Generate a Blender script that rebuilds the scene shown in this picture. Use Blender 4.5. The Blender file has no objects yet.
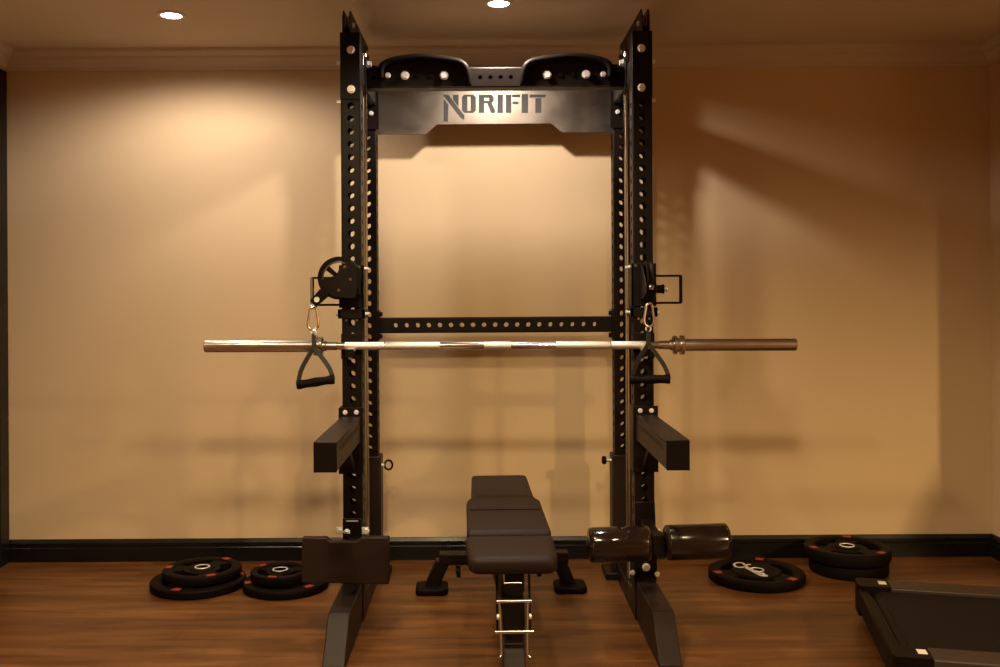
import bpy, bmesh, math, random
from mathutils import Vector, Matrix, Quaternion

random.seed(7)
S = bpy.context.scene
COL = S.collection
PI = math.pi
R = math.radians

# ------------------------------------------------------------------ camera
CAM_H = 1.25
F = 972.2
VX, VY = 482.0, 287.0            # vanishing point of the wall normal, in the 1000x667 frame
ROLL = 0.006
cd = bpy.data.cameras.new('camera')
cd.sensor_width = 36.0
cd.lens = 36.0 * F / 1000.0
cd.shift_x = (500 - VX) / 1000.0
cd.shift_y = (VY - 333.5) / 1000.0
cd.clip_start = 0.05
cam = bpy.data.objects.new('camera', cd)
COL.objects.link(cam)
cam.matrix_world = Matrix.Translation((0, 0, CAM_H)) @ Matrix.Rotation(PI / 2, 4, 'X') @ Matrix.Rotation(-ROLL, 4, 'Z')
S.camera = cam


def P(px, py, Y):
    """world point at depth Y that was measured at a pixel of the photograph"""
    dx, dy = px - VX, py - VY
    u, v = dx - ROLL * dy, dy + ROLL * dx
    return Vector((u * Y / F, Y, CAM_H - v * Y / F))


# ------------------------------------------------------------------ exposure, world, lamps
S.view_settings.view_transform = 'Standard'
S.view_settings.look = 'None'
S.view_settings.gamma = 1.0
S.view_settings.use_curve_mapping = False
S.view_settings.exposure = 0.06

w = bpy.data.worlds.new('world')
S.world = w
w.use_nodes = True
w.node_tree.nodes['Background'].inputs[0].default_value = (1.0, 0.6, 0.3, 1)
w.node_tree.nodes['Background'].inputs[1].default_value = 0.004

CEIL = 2.34
WARM = (1.0, 0.76, 0.44)


def lamp(x, y, power, size=150, blend=0.55, color=WARM, radius=0.04):
    ld = bpy.data.lights.new('downlight_or_fill', 'SPOT')
    ld.energy = power
    ld.color = color
    ld.spot_size = R(size)
    ld.spot_blend = blend
    ld.shadow_soft_size = radius
    o = bpy.data.objects.new('downlight_or_fill', ld)
    COL.objects.link(o)
    o.location = (x, y, CEIL - 0.03)
    return o


LIGHT_A = (-1.225, 3.855)
LIGHT_B = (0.07, 3.72)
COOL = (1.0, 0.87, 0.74)
WARM = (1.0, 0.77, 0.45)
lamp(*LIGHT_A, 46, 168, 0.42, COOL, 0.06)
lamp(*LIGHT_B, 62, 166, 0.4, COOL, 0.04)
lamp(0.45, 1.47, 105, 166, 0.45, WARM, 0.09)
lamp(-0.4, 1.47, 125, 160, 0.6, WARM, 0.09)  # added fill spot without a known fixture, fitted to the wall brightness
lamp(-0.5, 2.2, 85, 168, 0.4, WARM, 0.07)  # another added fill, brightens the wall near the rack; no fixture known
lamp(-1.25, 2.2, 34, 135, 0.8, WARM, 0.05)
lamp(4.0, 0.0, 680, 170, 0.4, (1.0, 0.68, 0.32), 0.10)


# ------------------------------------------------------------------ materials
def mat(name, color, rough=0.5, metal=0.0, bump=0.0, bscale=200.0, cvar=0.0, cscale=8.0, spec=None, coat=0.0, rvar=0.0, stretch=(1, 1, 1)):
    m = bpy.data.materials.new(name)
    m.use_nodes = True
    nt = m.node_tree
    b = nt.nodes['Principled BSDF']
    b.inputs['Base Color'].default_value = (*color, 1)
    b.inputs['Roughness'].default_value = rough
    b.inputs['Metallic'].default_value = metal
    if spec is not None:
        b.inputs['Specular IOR Level'].default_value = spec
    if coat:
        b.inputs['Coat Weight'].default_value = coat
        b.inputs['Coat Roughness'].default_value = 0.12
    tc = nt.nodes.new('ShaderNodeTexCoord')
    mp = nt.nodes.new('ShaderNodeMapping')
    mp.inputs['Scale'].default_value = stretch
    nt.links.new(tc.outputs['Object'], mp.inputs['Vector'])
    if bump:
        n = nt.nodes.new('ShaderNodeTexNoise')
        n.inputs['Scale'].default_value = bscale
        n.inputs['Detail'].default_value = 3
        nt.links.new(mp.outputs['Vector'], n.inputs['Vector'])
        bp = nt.nodes.new('ShaderNodeBump')
        bp.inputs['Strength'].default_value = bump
        bp.inputs['Distance'].default_value = 0.002
        nt.links.new(n.outputs['Fac'], bp.inputs['Height'])
        nt.links.new(bp.outputs['Normal'], b.inputs['Normal'])
    if cvar or rvar:
        n2 = nt.nodes.new('ShaderNodeTexNoise')
        n2.inputs['Scale'].default_value = cscale
        n2.inputs['Detail'].default_value = 5
        nt.links.new(mp.outputs['Vector'], n2.inputs['Vector'])
        if cvar:
            mx = nt.nodes.new('ShaderNodeMix')
            mx.data_type = 'RGBA'
            mx.inputs['A'].default_value = (*[c * (1 - cvar) for c in color], 1)
            mx.inputs['B'].default_value = (*[min(1, c * (1 + cvar)) for c in color], 1)
            nt.links.new(n2.outputs['Fac'], mx.inputs['Factor'])
            nt.links.new(mx.outputs['Result'], b.inputs['Base Color'])
        if rvar:
            mr = nt.nodes.new('ShaderNodeMapRange')
            mr.inputs['From Min'].default_value = 0.3
            mr.inputs['From Max'].default_value = 0.7
            mr.inputs['To Min'].default_value = max(0.02, rough - rvar)
            mr.inputs['To Max'].default_value = rough + rvar
            nt.links.new(n2.outputs['Fac'], mr.inputs['Value'])
            nt.links.new(mr.outputs['Result'], b.inputs['Roughness'])
    return m


M = {}
M['coat'] = mat('black_powder_coat', (0.007, 0.0042, 0.0032), 0.40, spec=0.14, bump=0.15, bscale=900, rvar=0.06)
M['coat_brown'] = mat('dark_brown_coat', (0.017, 0.0095, 0.0072), 0.45, spec=0.18, bump=0.12, bscale=700)
M['black'] = mat('black_plastic', (0.006, 0.0038, 0.0029), 0.48, bump=0.1, bscale=500, spec=0.08)
M['rubber'] = mat('black_rubber', (0.0055, 0.0032, 0.0024), 0.55, bump=0.3, bscale=600, spec=0.06)
M['vinyl'] = mat('black_vinyl', (0.015, 0.0085, 0.0064), 0.5, spec=0.14, bump=0.35, bscale=350)
M['foam'] = mat('glossy_foam_vinyl', (0.013, 0.007, 0.0055), 0.14, bump=0.1, bscale=14, rvar=0.08)
M['chrome'] = mat('polished_chrome', (0.78, 0.76, 0.73), 0.16, 1.0, rvar=0.05)
M['satin'] = mat('satin_steel_sleeve', (0.62, 0.59, 0.56), 0.24, 1.0, rvar=0.05)
M['knurl'] = mat('knurled_steel', (0.80, 0.78, 0.75), 0.5, 1.0, bump=0.5, bscale=1500)
M['zinc'] = mat('zinc_bolt', (0.86, 0.84, 0.80), 0.42, 0.6)
M['steel_dark'] = mat('dark_steel_rod', (0.5, 0.46, 0.42), 0.22, 1.0)
M['label_red'] = mat('red_label', (0.26, 0.022, 0.013), 0.5, cvar=0.25, cscale=60)
M['white'] = mat('white_print', (0.72, 0.66, 0.58), 0.5)
M['sticker'] = mat('white_sticker', (0.80, 0.72, 0.62), 0.5, cvar=0.15, cscale=120)
M['plate_steel'] = mat('smeared_black_steel', (0.165, 0.135, 0.108), 0.37, 1.0, bump=0.05, bscale=40, cvar=0.10, cscale=7, rvar=0.07)
M['etch'] = mat('dark_lettering', (0.013, 0.010, 0.0085), 0.6)
M['belt'] = mat('belt_rubber', (0.009, 0.0065, 0.0055), 0.65, bump=0.3, bscale=800, spec=0.1)
M['rail'] = mat('ribbed_side_rail', (0.032, 0.021, 0.017), 0.5, bump=0.3, bscale=300)
M['wall'] = mat('tan_wall_paint', (0.60, 0.445, 0.27), 0.75, bump=0.12, bscale=120, cvar=0.03, cscale=3)
M['ceiling'] = mat('ceiling_paint', (0.62, 0.52, 0.40), 0.8, bump=0.08, bscale=150)
M['crown'] = mat('crown_paint', (0.60, 0.50, 0.40), 0.6, cvar=0.05)
M['base'] = mat('black_baseboard_paint', (0.006, 0.0048, 0.004), 0.32, spec=0.3, rvar=0.08)
M['nylon'] = mat('black_nylon_webbing', (0.012, 0.010, 0.009), 0.7, bump=0.5, bscale=900)


def floor_material():
    m = bpy.data.materials.new('wood_plank_floor')
    m.use_nodes = True
    nt = m.node_tree
    L = nt.links.new
    b = nt.nodes['Principled BSDF']
    tc = nt.nodes.new('ShaderNodeTexCoord')
    br = nt.nodes.new('ShaderNodeTexBrick')
    br.offset = 0.37
    br.inputs['Color1'].default_value = (0.30, 0.30, 0.30, 1)
    br.inputs['Color2'].default_value = (0.85, 0.85, 0.85, 1)
    br.inputs['Mortar'].default_value = (0.12, 0.12, 0.12, 1)
    br.inputs['Scale'].default_value = 1.0
    br.inputs['Mortar Size'].default_value = 0.0012
    br.inputs['Mortar Smooth'].default_value = 0.3
    br.inputs['Bias'].default_value = 0.0
    br.inputs['Brick Width'].default_value = 1.1
    br.inputs['Row Height'].default_value = 0.105
    L(tc.outputs['Object'], br.inputs['Vector'])
    mp = nt.nodes.new('ShaderNodeMapping')
    mp.inputs['Scale'].default_value = (1.3, 13.0, 1.0)
    L(tc.outputs['Object'], mp.inputs['Vector'])
    n = nt.nodes.new('ShaderNodeTexNoise')
    n.inputs['Scale'].default_value = 1.6
    n.inputs['Detail'].default_value = 7
    n.inputs['Roughness'].default_value = 0.6
    n.inputs['Distortion'].default_value = 0.6
    L(mp.outputs['Vector'], n.inputs['Vector'])
    add = nt.nodes.new('ShaderNodeMath')
    add.operation = 'MULTIPLY_ADD'
    add.inputs[1].default_value = 0.42
    L(br.outputs['Color'], add.inputs[0])
    mul = nt.nodes.new('ShaderNodeMath')
    mul.operation = 'MULTIPLY_ADD'
    mul.inputs[1].default_value = 1.5
    mul.inputs[2].default_value = -0.42
    L(n.outputs['Fac'], mul.inputs[0])
    L(mul.outputs[0], add.inputs[2])
    cr = nt.nodes.new('ShaderNodeValToRGB')
    e = cr.color_ramp.elements
    e[0].position = 0.10
    e[0].color = (0.028, 0.0088, 0.0019, 1)
    e[1].position = 0.95
    e[1].color = (0.185, 0.073, 0.019, 1)
    k = cr.color_ramp.elements.new(0.5)
    k.color = (0.098, 0.0355, 0.0083, 1)
    L(add.outputs[0], cr.inputs['Fac'])
    L(cr.outputs['Color'], b.inputs['Base Color'])
    b.inputs['Roughness'].default_value = 0.38
    b.inputs['Specular IOR Level'].default_value = 0.4
    bp = nt.nodes.new('ShaderNodeBump')
    bp.inputs['Strength'].default_value = 0.12
    bp.inputs['Distance'].default_value = 0.002
    L(n.outputs['Fac'], bp.inputs['Height'])
    L(bp.outputs['Normal'], b.inputs['Normal'])
    return m


M['floor'] = floor_material()


def emis(name, color, strength):
    m = bpy.data.materials.new(name)
    m.use_nodes = True
    nt = m.node_tree
    nt.nodes.remove(nt.nodes['Principled BSDF'])
    e = nt.nodes.new('ShaderNodeEmission')
    e.inputs[0].default_value = (*color, 1)
    e.inputs[1].default_value = strength
    nt.links.new(e.outputs[0], nt.nodes['Material Output'].inputs[0])
    return m


M['lens'] = emis('lit_lamp_lens', (0.95, 0.96, 1.0), 45)


# ------------------------------------------------------------------ mesh building
def rot_to(d):
    d = Vector(d).normalized()
    return Vector((0, 0, 1)).rotation_difference(d).to_matrix()


class MB:
    def __init__(self):
        self.bm = bmesh.new()

    def faces(self, pts, fs):
        vs = [self.bm.verts.new(p) for p in pts]
        for f in fs:
            try:
                self.bm.faces.new([vs[i] for i in f])
            except ValueError:
                pass
        return self

    def box(self, x0, x1, y0, y1, z0, z1, rot=None, piv=(0, 0, 0)):
        pts = [Vector(p) for p in ((x0, y0, z0), (x1, y0, z0), (x1, y1, z0), (x0, y1, z0), (x0, y0, z1), (x1, y0, z1), (x1, y1, z1), (x0, y1, z1))]
        if rot is not None:
            piv = Vector(piv)
            pts = [rot @ (p - piv) + piv for p in pts]
        return self.faces(pts, [(3, 2, 1, 0), (4, 5, 6, 7), (0, 1, 5, 4), (1, 2, 6, 5), (2, 3, 7, 6), (3, 0, 4, 7)])

    def cyl(self, a, b, r, n=24, r2=None):
        a, b = Vector(a), Vector(b)
        r2 = r if r2 is None else r2
        m = rot_to(b - a)
        ring = [m @ Vector((math.cos(2 * PI * i / n), math.sin(2 * PI * i / n), 0)) for i in range(n)]
        pts = [a + q * r for q in ring] + [b + q * r2 for q in ring]
        fs = [(i, (i + 1) % n, n + (i + 1) % n, n + i) for i in range(n)]
        fs += [tuple(range(n - 1, -1, -1)), tuple(range(n, 2 * n))]
        return self.faces(pts, fs)

    def lathe(self, a, axis, prof, n=32, close=True):
        """prof: (distance along axis, radius)"""
        a = Vector(a)
        m = rot_to(axis)
        k = len(prof)
        pts = []
        for (t, r) in prof:
            for i in range(n):
                pts.append(a + m @ Vector((r * math.cos(2 * PI * i / n), r * math.sin(2 * PI * i / n), t)))
        fs = []
        for j in range(k - 1):
            for i in range(n):
                fs.append((j * n + i, j * n + (i + 1) % n, (j + 1) * n + (i + 1) % n, (j + 1) * n + i))
        if close:
            fs += [tuple(range(n - 1, -1, -1)), tuple(range((k - 1) * n, k * n))]
        return self.faces(pts, fs)

    def ring(self, a, axis, r_in, r_out, t, n=32):
        return self.lathe_closed(a, axis, [(-t / 2, r_in), (-t / 2, r_out), (t / 2, r_out), (t / 2, r_in)], n)

    def lathe_closed(self, a, axis, prof, n=32):
        return self.lathe(a, axis, list(prof) + [prof[0]], n, close=False)

    def sweep(self, path, prof, ref=None, closed=False):
        """prof: 2D points (along side, along normal); ref: fixed side vector, else a transported frame"""
        path = [Vector(p) for p in path]
        n, k = len(path), len(prof)
        pts, side = [], None
        for i, p in enumerate(path):
            if closed:
                t = path[(i + 1) % n] - path[i - 1]
            else:
                t = path[min(i + 1, n - 1)] - path[max(i - 1, 0)]
            t.normalize()
            if ref is not None:
                s = Vector(ref)
                s = (s - t * s.dot(t)).normalized()
            elif side is None:
                s = t.orthogonal().normalized()
            else:
                s = (side - t * side.dot(t)).normalized()
            side = s
            nn = t.cross(s)
            pts += [p + s * q[0] + nn * q[1] for q in prof]
        fs = []
        for j in range(n if closed else n - 1):
            j2 = (j + 1) % n
            for i in range(k):
                fs.append((j * k + i, j * k + (i + 1) % k, j2 * k + (i + 1) % k, j2 * k + i))
        if not closed:
            fs += [tuple(range(k - 1, -1, -1)), tuple(range((n - 1) * k, n * k))]
        return self.faces(pts, fs)

    def tube(self, path, r, n=12, closed=False):
        return self.sweep(path, [(r * math.cos(2 * PI * i / n), r * math.sin(2 * PI * i / n)) for i in range(n)], None, closed)

    def strap(self, path, wid, thick, ref):
        a, b = wid / 2, thick / 2
        return self.sweep(path, [(-a, -b), (a, -b), (a, b), (-a, b)], ref)

    def prism(self, poly, o, ax, ay, depth):
        """poly in the plane (ax, ay) through o, extruded along depth (a vector)"""
        o, ax, ay, d = Vector(o), Vector(ax), Vector(ay), Vector(depth)
        n = len(poly)
        base = [o + ax * p[0] + ay * p[1] for p in poly]
        pts = base + [p + d for p in base]
        fs = [tuple(range(n - 1, -1, -1)), tuple(range(n, 2 * n))] + [(i, (i + 1) % n, n + (i + 1) % n, n + i) for i in range(n)]
        return self.faces(pts, fs)

    def bolt(self, p, axis, r=0.012, h=0.008):
        p, axis = Vector(p), Vector(axis).normalized()
        self.cyl(p, p + axis * 0.0025, r * 1.18, 20)
        return self.cyl(p + axis * 0.0025, p + axis * (0.0025 + h), r, 6, r * 0.93)

    def build(self, name, m, parent=None, smooth=True, bevel=0.0, seg=2, angle=35, sub=0):
        me = bpy.data.meshes.new(name)
        bmesh.ops.recalc_face_normals(self.bm, faces=self.bm.faces[:])
        self.bm.to_mesh(me)
        self.bm.free()
        me.materials.append(m)
        if smooth:
            me.shade_smooth()
            me.set_sharp_from_angle(angle=R(angle))
        o = bpy.data.objects.new(name, me)
        COL.objects.link(o)
        if parent is not None:
            o.parent = parent
        if bevel:
            md = o.modifiers.new('bevel', 'BEVEL')
            md.width = bevel
            md.segments = seg
            md.limit_method = 'ANGLE'
            md.angle_limit = R(40)
        if sub:
            md = o.modifiers.new('subdivision', 'SUBSURF')
            md.levels = md.render_levels = sub
        return o


def rounded(poly, rad, n=6):
    out = []
    k = len(poly)
    for i in range(k):
        p0, p, p1 = Vector(poly[i - 1]), Vector(poly[i]), Vector(poly[(i + 1) % k])
        r = rad[i] if isinstance(rad, (list, tuple)) else rad
        a = p + (p0 - p).normalized() * r
        b = p + (p1 - p).normalized() * r
        for j in range(n + 1):
            t = j / n
            out.append(tuple((1 - t) ** 2 * a + 2 * t * (1 - t) * p + t * t * b))
    return out


def thing(name, label, cat, loc=(0, 0, 0), rz=0.0, group=None):
    o = bpy.data.objects.new(name, None)
    o.empty_display_size = 0.1
    COL.objects.link(o)
    o.location = loc
    o.rotation_euler = (0, 0, rz)
    o['label'] = label
    o['category'] = cat
    if group:
        o['group'] = group
    return o


def struct(name, mb, m, label=None, cat=None, **kw):
    o = mb.build(name, m, None, **kw)
    o['kind'] = 'structure'
    if label:
        o['label'] = label
        o['category'] = cat
    return o


# ------------------------------------------------------------------ the room
WL, WR, WB, WF = -2.193, 2.34, 4.472, -4.6      # left wall, jog of the back wall, back wall, wall behind the camera
FARX = 5.4
JOG = WB - 0.57

struct('floor', MB().box(WL - 0.1, FARX + 0.1, WF - 0.1, WB + 0.1, -0.08, 0), M['floor'], 'warm brown wooden plank floor under the gym equipment', 'floor', smooth=False)
struct('ceiling', MB().box(WL - 0.1, FARX + 0.1, WF - 0.1, WB + 0.1, CEIL, CEIL + 0.08), M['ceiling'], 'plain brownish ceiling with two lit downlights', 'ceiling', smooth=False)
struct('wall_back', MB().box(WL - 0.1, WR, WB, WB + 0.1, 0, CEIL), M['wall'], 'plain tan painted wall behind the squat rack', 'wall', smooth=False)
struct('wall_right', MB().box(WR, FARX + 0.1, JOG, WB + 0.1, 0, CEIL), M['wall'], 'tan wall jutting forward at the right edge beside the treadmill', 'wall', smooth=False)
struct('wall_left', MB().box(WL - 0.1, WL, WF, WB, 0, CEIL), M['wall'], 'tan wall at the left edge, mostly out of view', 'wall', smooth=False)
struct('wall_side', MB().box(FARX, FARX + 0.1, WF, JOG, 0, CEIL), M['wall'], 'tan wall on the far side of the treadmill, out of view', 'wall', smooth=False)
struct('wall_front', MB().box(WL - 0.1, FARX + 0.1, WF - 0.1, WF, 0, CEIL), M['wall'], 'tan wall behind the viewer', 'wall', smooth=False)

# skirting: profile (out from the wall, height)
BASEP = [(0.0005, 0.0), (0.016, 0.0), (0.016, 0.062), (0.012, 0.066), (0.014, 0.072), (0.014, 0.086), (0.006, 0.101), (0.0005, 0.102)]


def run_profile(path, prof, zs=0.0):
    """profile run along a polyline of (x, y, nx, ny): corner points with their mitred outward direction"""
    mb = MB()
    k = len(prof)
    pts, fs = [], []
    for (x, y, nx, ny) in path:
        pts += [(x + nx * a, y + ny * a, zs + h) for (a, h) in prof]
    for j in range(len(path) - 1):
        for i in range(k):
            fs.append((j * k + i, j * k + (i + 1) % k, (j + 1) * k + (i + 1) % k, (j + 1) * k + i))
    fs += [tuple(range(k)), tuple(range((len(path) - 1) * k, len(path) * k))]
    mb.faces(pts, fs)
    return mb


struct('baseboard_back', run_profile([(WL, WB, 1, -1), (WR, WB, -1, -1), (WR, JOG, -1, -1), (FARX, JOG, 0, -1)], BASEP), M['base'], 'glossy black baseboard along the foot of the tan wall', 'baseboard', smooth=False)
struct('baseboard_left', run_profile([(WL, WF, 1, 0), (WL, WB - 0.12, 1, 0)], BASEP), M['base'], 'glossy black baseboard on the left wall', 'baseboard', smooth=False)
CROWNP = [(0.0005, 0.0), (0.010, 0.0), (0.012, 0.012), (0.020, 0.016), (0.030, 0.030), (0.046, 0.043), (0.052, 0.046), (0.054, 0.056), (0.066, 0.062), (0.080, 0.072), (0.082, 0.0865), (0.0005, 0.0865)]
struct('trim_2', run_profile([(WL, WB, 1, -1), (WR, WB, -1, -1), (WR, JOG, -1, -1), (FARX, JOG, 0, -1)], CROWNP, CEIL - 0.087), M['crown'], 'stepped plaster crown moulding where tan wall meets ceiling', 'moulding', smooth=False)
struct('trim_3', run_profile([(WL, WF, 1, 0), (WL, WB, 1, -1)], CROWNP, CEIL - 0.087), M['crown'], 'stepped crown moulding above the left wall', 'moulding', smooth=False)
struct('trim_1', MB().box(WL, WL + 0.022, WB - 0.10, WB - 0.0175, 0, CEIL - 0.09), M['base'], 'black door casing in the left corner', 'door casing', bevel=0.003)
# black door in the left wall beyond the edge of the picture
dr = struct('door_1', MB().box(WL + 0.001, WL + 0.014, WB - 0.99, WB - 0.10, 0.005, 2.1), M['base'], 'black door in the left wall, out of view', 'door', bevel=0.003)


# ------------------------------------------------------------------ ceiling downlights
def downlight(x, y, label):
    t = thing('ceiling_downlight', label, 'ceiling light', (x, y, CEIL), 0, 'ceiling downlights')
    MB().lathe_closed((0, 0, -0.008), (0, 0, 1), [(0, 0.040), (0, 0.052), (0.0075, 0.056), (0.0075, 0.040)], 40).build('trim_ring', M['white'], t)
    MB().lathe((0, 0, -0.009), (0, 0, 1), [(0, 0.020), (0.002, 0.034), (0.006, 0.0395), (0.0085, 0.0395)], 32).build('lens', M['lens'], t)
    return t


downlight(*LIGHT_A, 'lit round downlight in the ceiling left of the rack')
downlight(*LIGHT_B, 'lit round downlight in the ceiling above the rack, cut by the top edge')

# ------------------------------------------------------------------ squat rack
RX, RY = 0.058, 3.64
rack = thing('squat_rack', 'tall black steel squat rack with perforated posts and lettered top plate', 'squat rack', (RX, RY, 0))
PW = 0.075
PC = 0.5465
PITCH = 0.0479
REAR = 0.540
PTOP = 2.205


def holed_tube(mb, cx, cy, wx, wy, z0, z1, holes, r, c=0.005, axis='z', wall=0.004, sides=(1, 1, 1, 1), pitch=PITCH):
    """square steel tube with round holes through all faces; axis z (upright) or x (cross bar)"""
    def T(a, b, z):
        return Vector((cx + a, cy + b, z)) if axis == 'z' else Vector((z, cx + a, cy + b))
    hx, hy = wx / 2, wy / 2
    panels = [((0, -hy), (1, 0), hx - c), ((hx, 0), (0, 1), hy - c), ((0, hy), (-1, 0), hx - c), ((-hx, 0), (0, -1), hy - c)]
    for pi, ((ox, oy), (dx, dy), h) in enumerate(panels):
        nin = (-dy, dx)                                  # towards the inside
        hs = holes if sides[pi] else []

        def V(s, z, dep=0.0):
            return T(ox + dx * s + nin[0] * dep, oy + dy * s + nin[1] * dep, z)
        prev = z0
        for hz in hs:
            a, b = hz - pitch / 2, hz + pitch / 2
            if a > prev + 1e-6:
                mb.faces([V(-h, prev), V(h, prev), V(h, a), V(-h, a)], [(0, 1, 2, 3)])
            prev = b
            rect = []
            for (c0, c1) in (((h, b), (-h, b)), ((-h, b), (-h, a)), ((-h, a), (h, a)), ((h, a), (h, b))):
                for q in (0, 1 / 3, 2 / 3):
                    rect.append((c0[0] + (c1[0] - c0[0]) * q, c0[1] + (c1[1] - c0[1]) * q))
            circ = [(r * math.cos(R(45 + 30 * i)), hz + r * math.sin(R(45 + 30 * i))) for i in range(12)]
            pts = [V(*p) for p in rect] + [V(*p) for p in circ] + [V(p[0], p[1], wall) for p in circ]
            fs = [(i, (i + 1) % 12, 12 + (i + 1) % 12, 12 + i) for i in range(12)] + [(12 + i, 12 + (i + 1) % 12, 24 + (i + 1) % 12, 24 + i) for i in range(12)]
            mb.faces(pts, fs)
        if prev < z1 - 1e-6:
            mb.faces([V(-h, prev), V(h, prev), V(h, z1), V(-h, z1)], [(0, 1, 2, 3)])
    for sx, sy in ((1, 1), (-1, 1), (-1, -1), (1, -1)):
        p0 = (sx * hx, sy * (hy - c))
        p1 = (sx * (hx - c), sy * hy)
        pm = (sx * (hx - c * 0.29), sy * (hy - c * 0.29))
        mb.faces([T(*p0, z0), T(*pm, z0), T(*p1, z0), T(*p0, z1), T(*pm, z1), T(*p1, z1)], [(0, 1, 4, 3), (1, 2, 5, 4)])
    for z in (z0, z1):
        mb.faces([T(-hx + c, -hy + c, z), T(hx - c, -hy + c, z), T(hx - c, hy - c, z), T(-hx + c, hy - c, z)], [(0, 1, 2, 3)])
    return mb


H0 = P(352, 105.4, RY).z            # height of a hole measured on the left front post
holes = sorted(H0 + PITCH * k for k in range(-42, 1))
holes = [h for h in holes if h > 0.22]
for s in (-1, 1):
    holed_tube(MB(), s * PC, PW / 2, PW, PW, 0.0, PTOP, holes, 0.0125).build('front_post', M['coat'], rack)
H1 = P(368.3, 125.4, RY + REAR).z
holes_r = [H1 + PITCH * k for k in range(-30, 1)]
holes_r = [h for h in holes_r if h > 0.55]
for s in (-1, 1):
    holed_tube(MB(), s * PC, REAR + PW / 2, PW, PW, 0.0, PTOP, holes_r, 0.0125).build('rear_post', M['coat'], rack)
    # floor rail that joins the two posts of a side
    MB().box(s * PC - 0.0375, s * PC + 0.0375, PW, REAR, 0.0, 0.075).build('base_rail', M['coat'], rack, bevel=0.004)
    # front leg with its cut-down toe
    MB().prism([(0.0, 0.0), (-0.47, 0.0), (-0.47, 0.012), (-0.335, 0.146), (0.0, 0.146)], (s * (PC + 0.004) - 0.0375, 0, 0), (0, 1, 0), (0, 0, 1), (0.075, 0, 0)).build('front_leg', M['coat_brown'], rack, bevel=0.004)
    b = MB()
    b.bolt((s * PC - 0.02, -0.006, 0.20), (0, -1, 0), 0.011)
    b.bolt((s * PC + 0.02, -0.006, 0.20), (0, -1, 0), 0.011)
    MB().box(s * PC - 0.042, s * PC + 0.042, -0.006, 0.0, 0.146, 0.26).build('foot_flange', M['coat'], rack, bevel=0.001)
    # smooth cover on the foot of the rear post, with rear foot
    MB().box(s * PC - 0.050, s * PC + 0.050, REAR - 0.012, REAR + PW + 0.012, 0.03, 0.525).build('rear_post_cover', M['coat_brown'], rack, bevel=0.005)
    MB().box(s * PC - 0.055 - (0.03 if s > 0 else 0), s * PC + 0.055 + (0.03 if s < 0 else 0), REAR - 0.05, REAR + PW + 0.03, 0.0, 0.03).build('rear_foot', M['coat'], rack, bevel=0.004)
    # guide rod and cable between the posts
    MB().cyl((s * 0.523, 0.26, 0.08), (s * 0.523, 0.26, 2.19), 0.0075, 16).build('guide_rod', M['steel_dark'], rack)
    MB().cyl((s * 0.545, 0.21, 0.1), (s * 0.545, 0.21, 2.19), 0.003, 8).build('cable', M['black'], rack)
    # twin plates on top, pulleys between them
    beam = MB()
    for dx in (-0.0125, 0.0125):
        x = s * (PC + 0.013) + dx
        beam.prism([(-0.012, 2.205), (-0.012, 2.262), (0.012, 2.292), (0.56, 2.292), (0.60, 2.26), (0.62, 2.205), (0.62, 2.150), (0.55, 2.150), (0.54, 2.205)], (x - 0.002, 0, 0), (0, 1, 0), (0, 0, 1), (0.004, 0, 0))
    beam = beam.build('top_side_beam', M['coat'], rack, bevel=0.0008, seg=1)
    for yy in (0.055, 0.50):
        pl = MB()
        pl.lathe((s * (PC + 0.013) - 0.009, yy, 2.247), (1, 0, 0), [(0, 0.012), (0, 0.038), (0.004, 0.038), (0.009, 0.030), (0.014, 0.038), (0.018, 0.038), (0.018, 0.012)], 32)
        pl.build('pulley', M['steel_dark'], beam)
        MB().bolt((s * (PC + 0.013) - s * 0.015, yy, 2.247), (-s, 0, 0), 0.010, 0.006).build('axle_bolt', M['zinc'], beam)
    # flange of the pull-up bar, bolted to the post
    fl = MB().box(s * PC - 0.0375, s * PC + 0.0375, -0.006, 0.0, 1.955, 2.205).build('bar_flange', M['coat'], rack, bevel=0.001)
    for zz in (2.139, 1.992):
        MB().bolt((s * PC - s * 0.004, -0.006, zz), (0, -1, 0), 0.0128, 0.010).build('bolt', M['zinc'], fl)
        MB().bolt((s * (PC + PW / 2), 0.0375, zz - 0.04), (s, 0, 0), 0.008, 0.016).build('bolt', M['zinc'], fl)
    # corner fittings on the rear posts
    fit = MB().box(s * PC - s * 0.050, s * PC + s * 0.0375, REAR - 0.008, REAR, 1.93, 2.2).build('rear_flange', M['coat'], rack, bevel=0.001)
    for zz in (2.145, 2.068, 1.998):
        MB().bolt((s * (PC - 0.018), REAR - 0.008, zz), (0, -1, 0), 0.0085, 0.008).build('bolt', M['zinc'], fit)

# side tubes at the head of the frame and the pull-up cross bar between them
XB = MB()
UY = 0.165
UZ = CAM_H + (287 - 77.2) * (RY + UY) / F
holed_tube(XB, UY + 0.0375, UZ, 0.075, 0.080, -PC + PW / 2 - 0.001, PC - PW / 2 + 0.001, [-0.478, -0.06, -0.02, 0.02, 0.06, 0.478], 0.0085, axis='x', pitch=0.039, sides=(0, 1, 0, 1))
XB.build('pull_up_bar', M['coat'], rack)
for s in (-1, 1):
    sb = MB().box(s * PC - 0.0375, s * PC + 0.0375, PW, REAR, UZ - 0.04, UZ + 0.04).build('head_rail', M['coat'], rack, bevel=0.004)
    MB().box(s * 0.509, s * 0.503, UY - 0.03, UY + 0.105, UZ - 0.05, UZ + 0.075).build('bar_bracket', M['coat'], sb, bevel=0.001)
    MB().bolt((s * 0.503, UY + 0.02, UZ + 0.058), (-s, 0, 0), 0.012, 0.012).build('bolt', M['zinc'], sb)


def loc(px, py, dy, sx=1.0):
    """point in the rack's own frame from a measured pixel at depth RY+dy"""
    p = P(px, py, RY + dy)
    return Vector((p.x - RX, dy, p.z))


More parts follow.
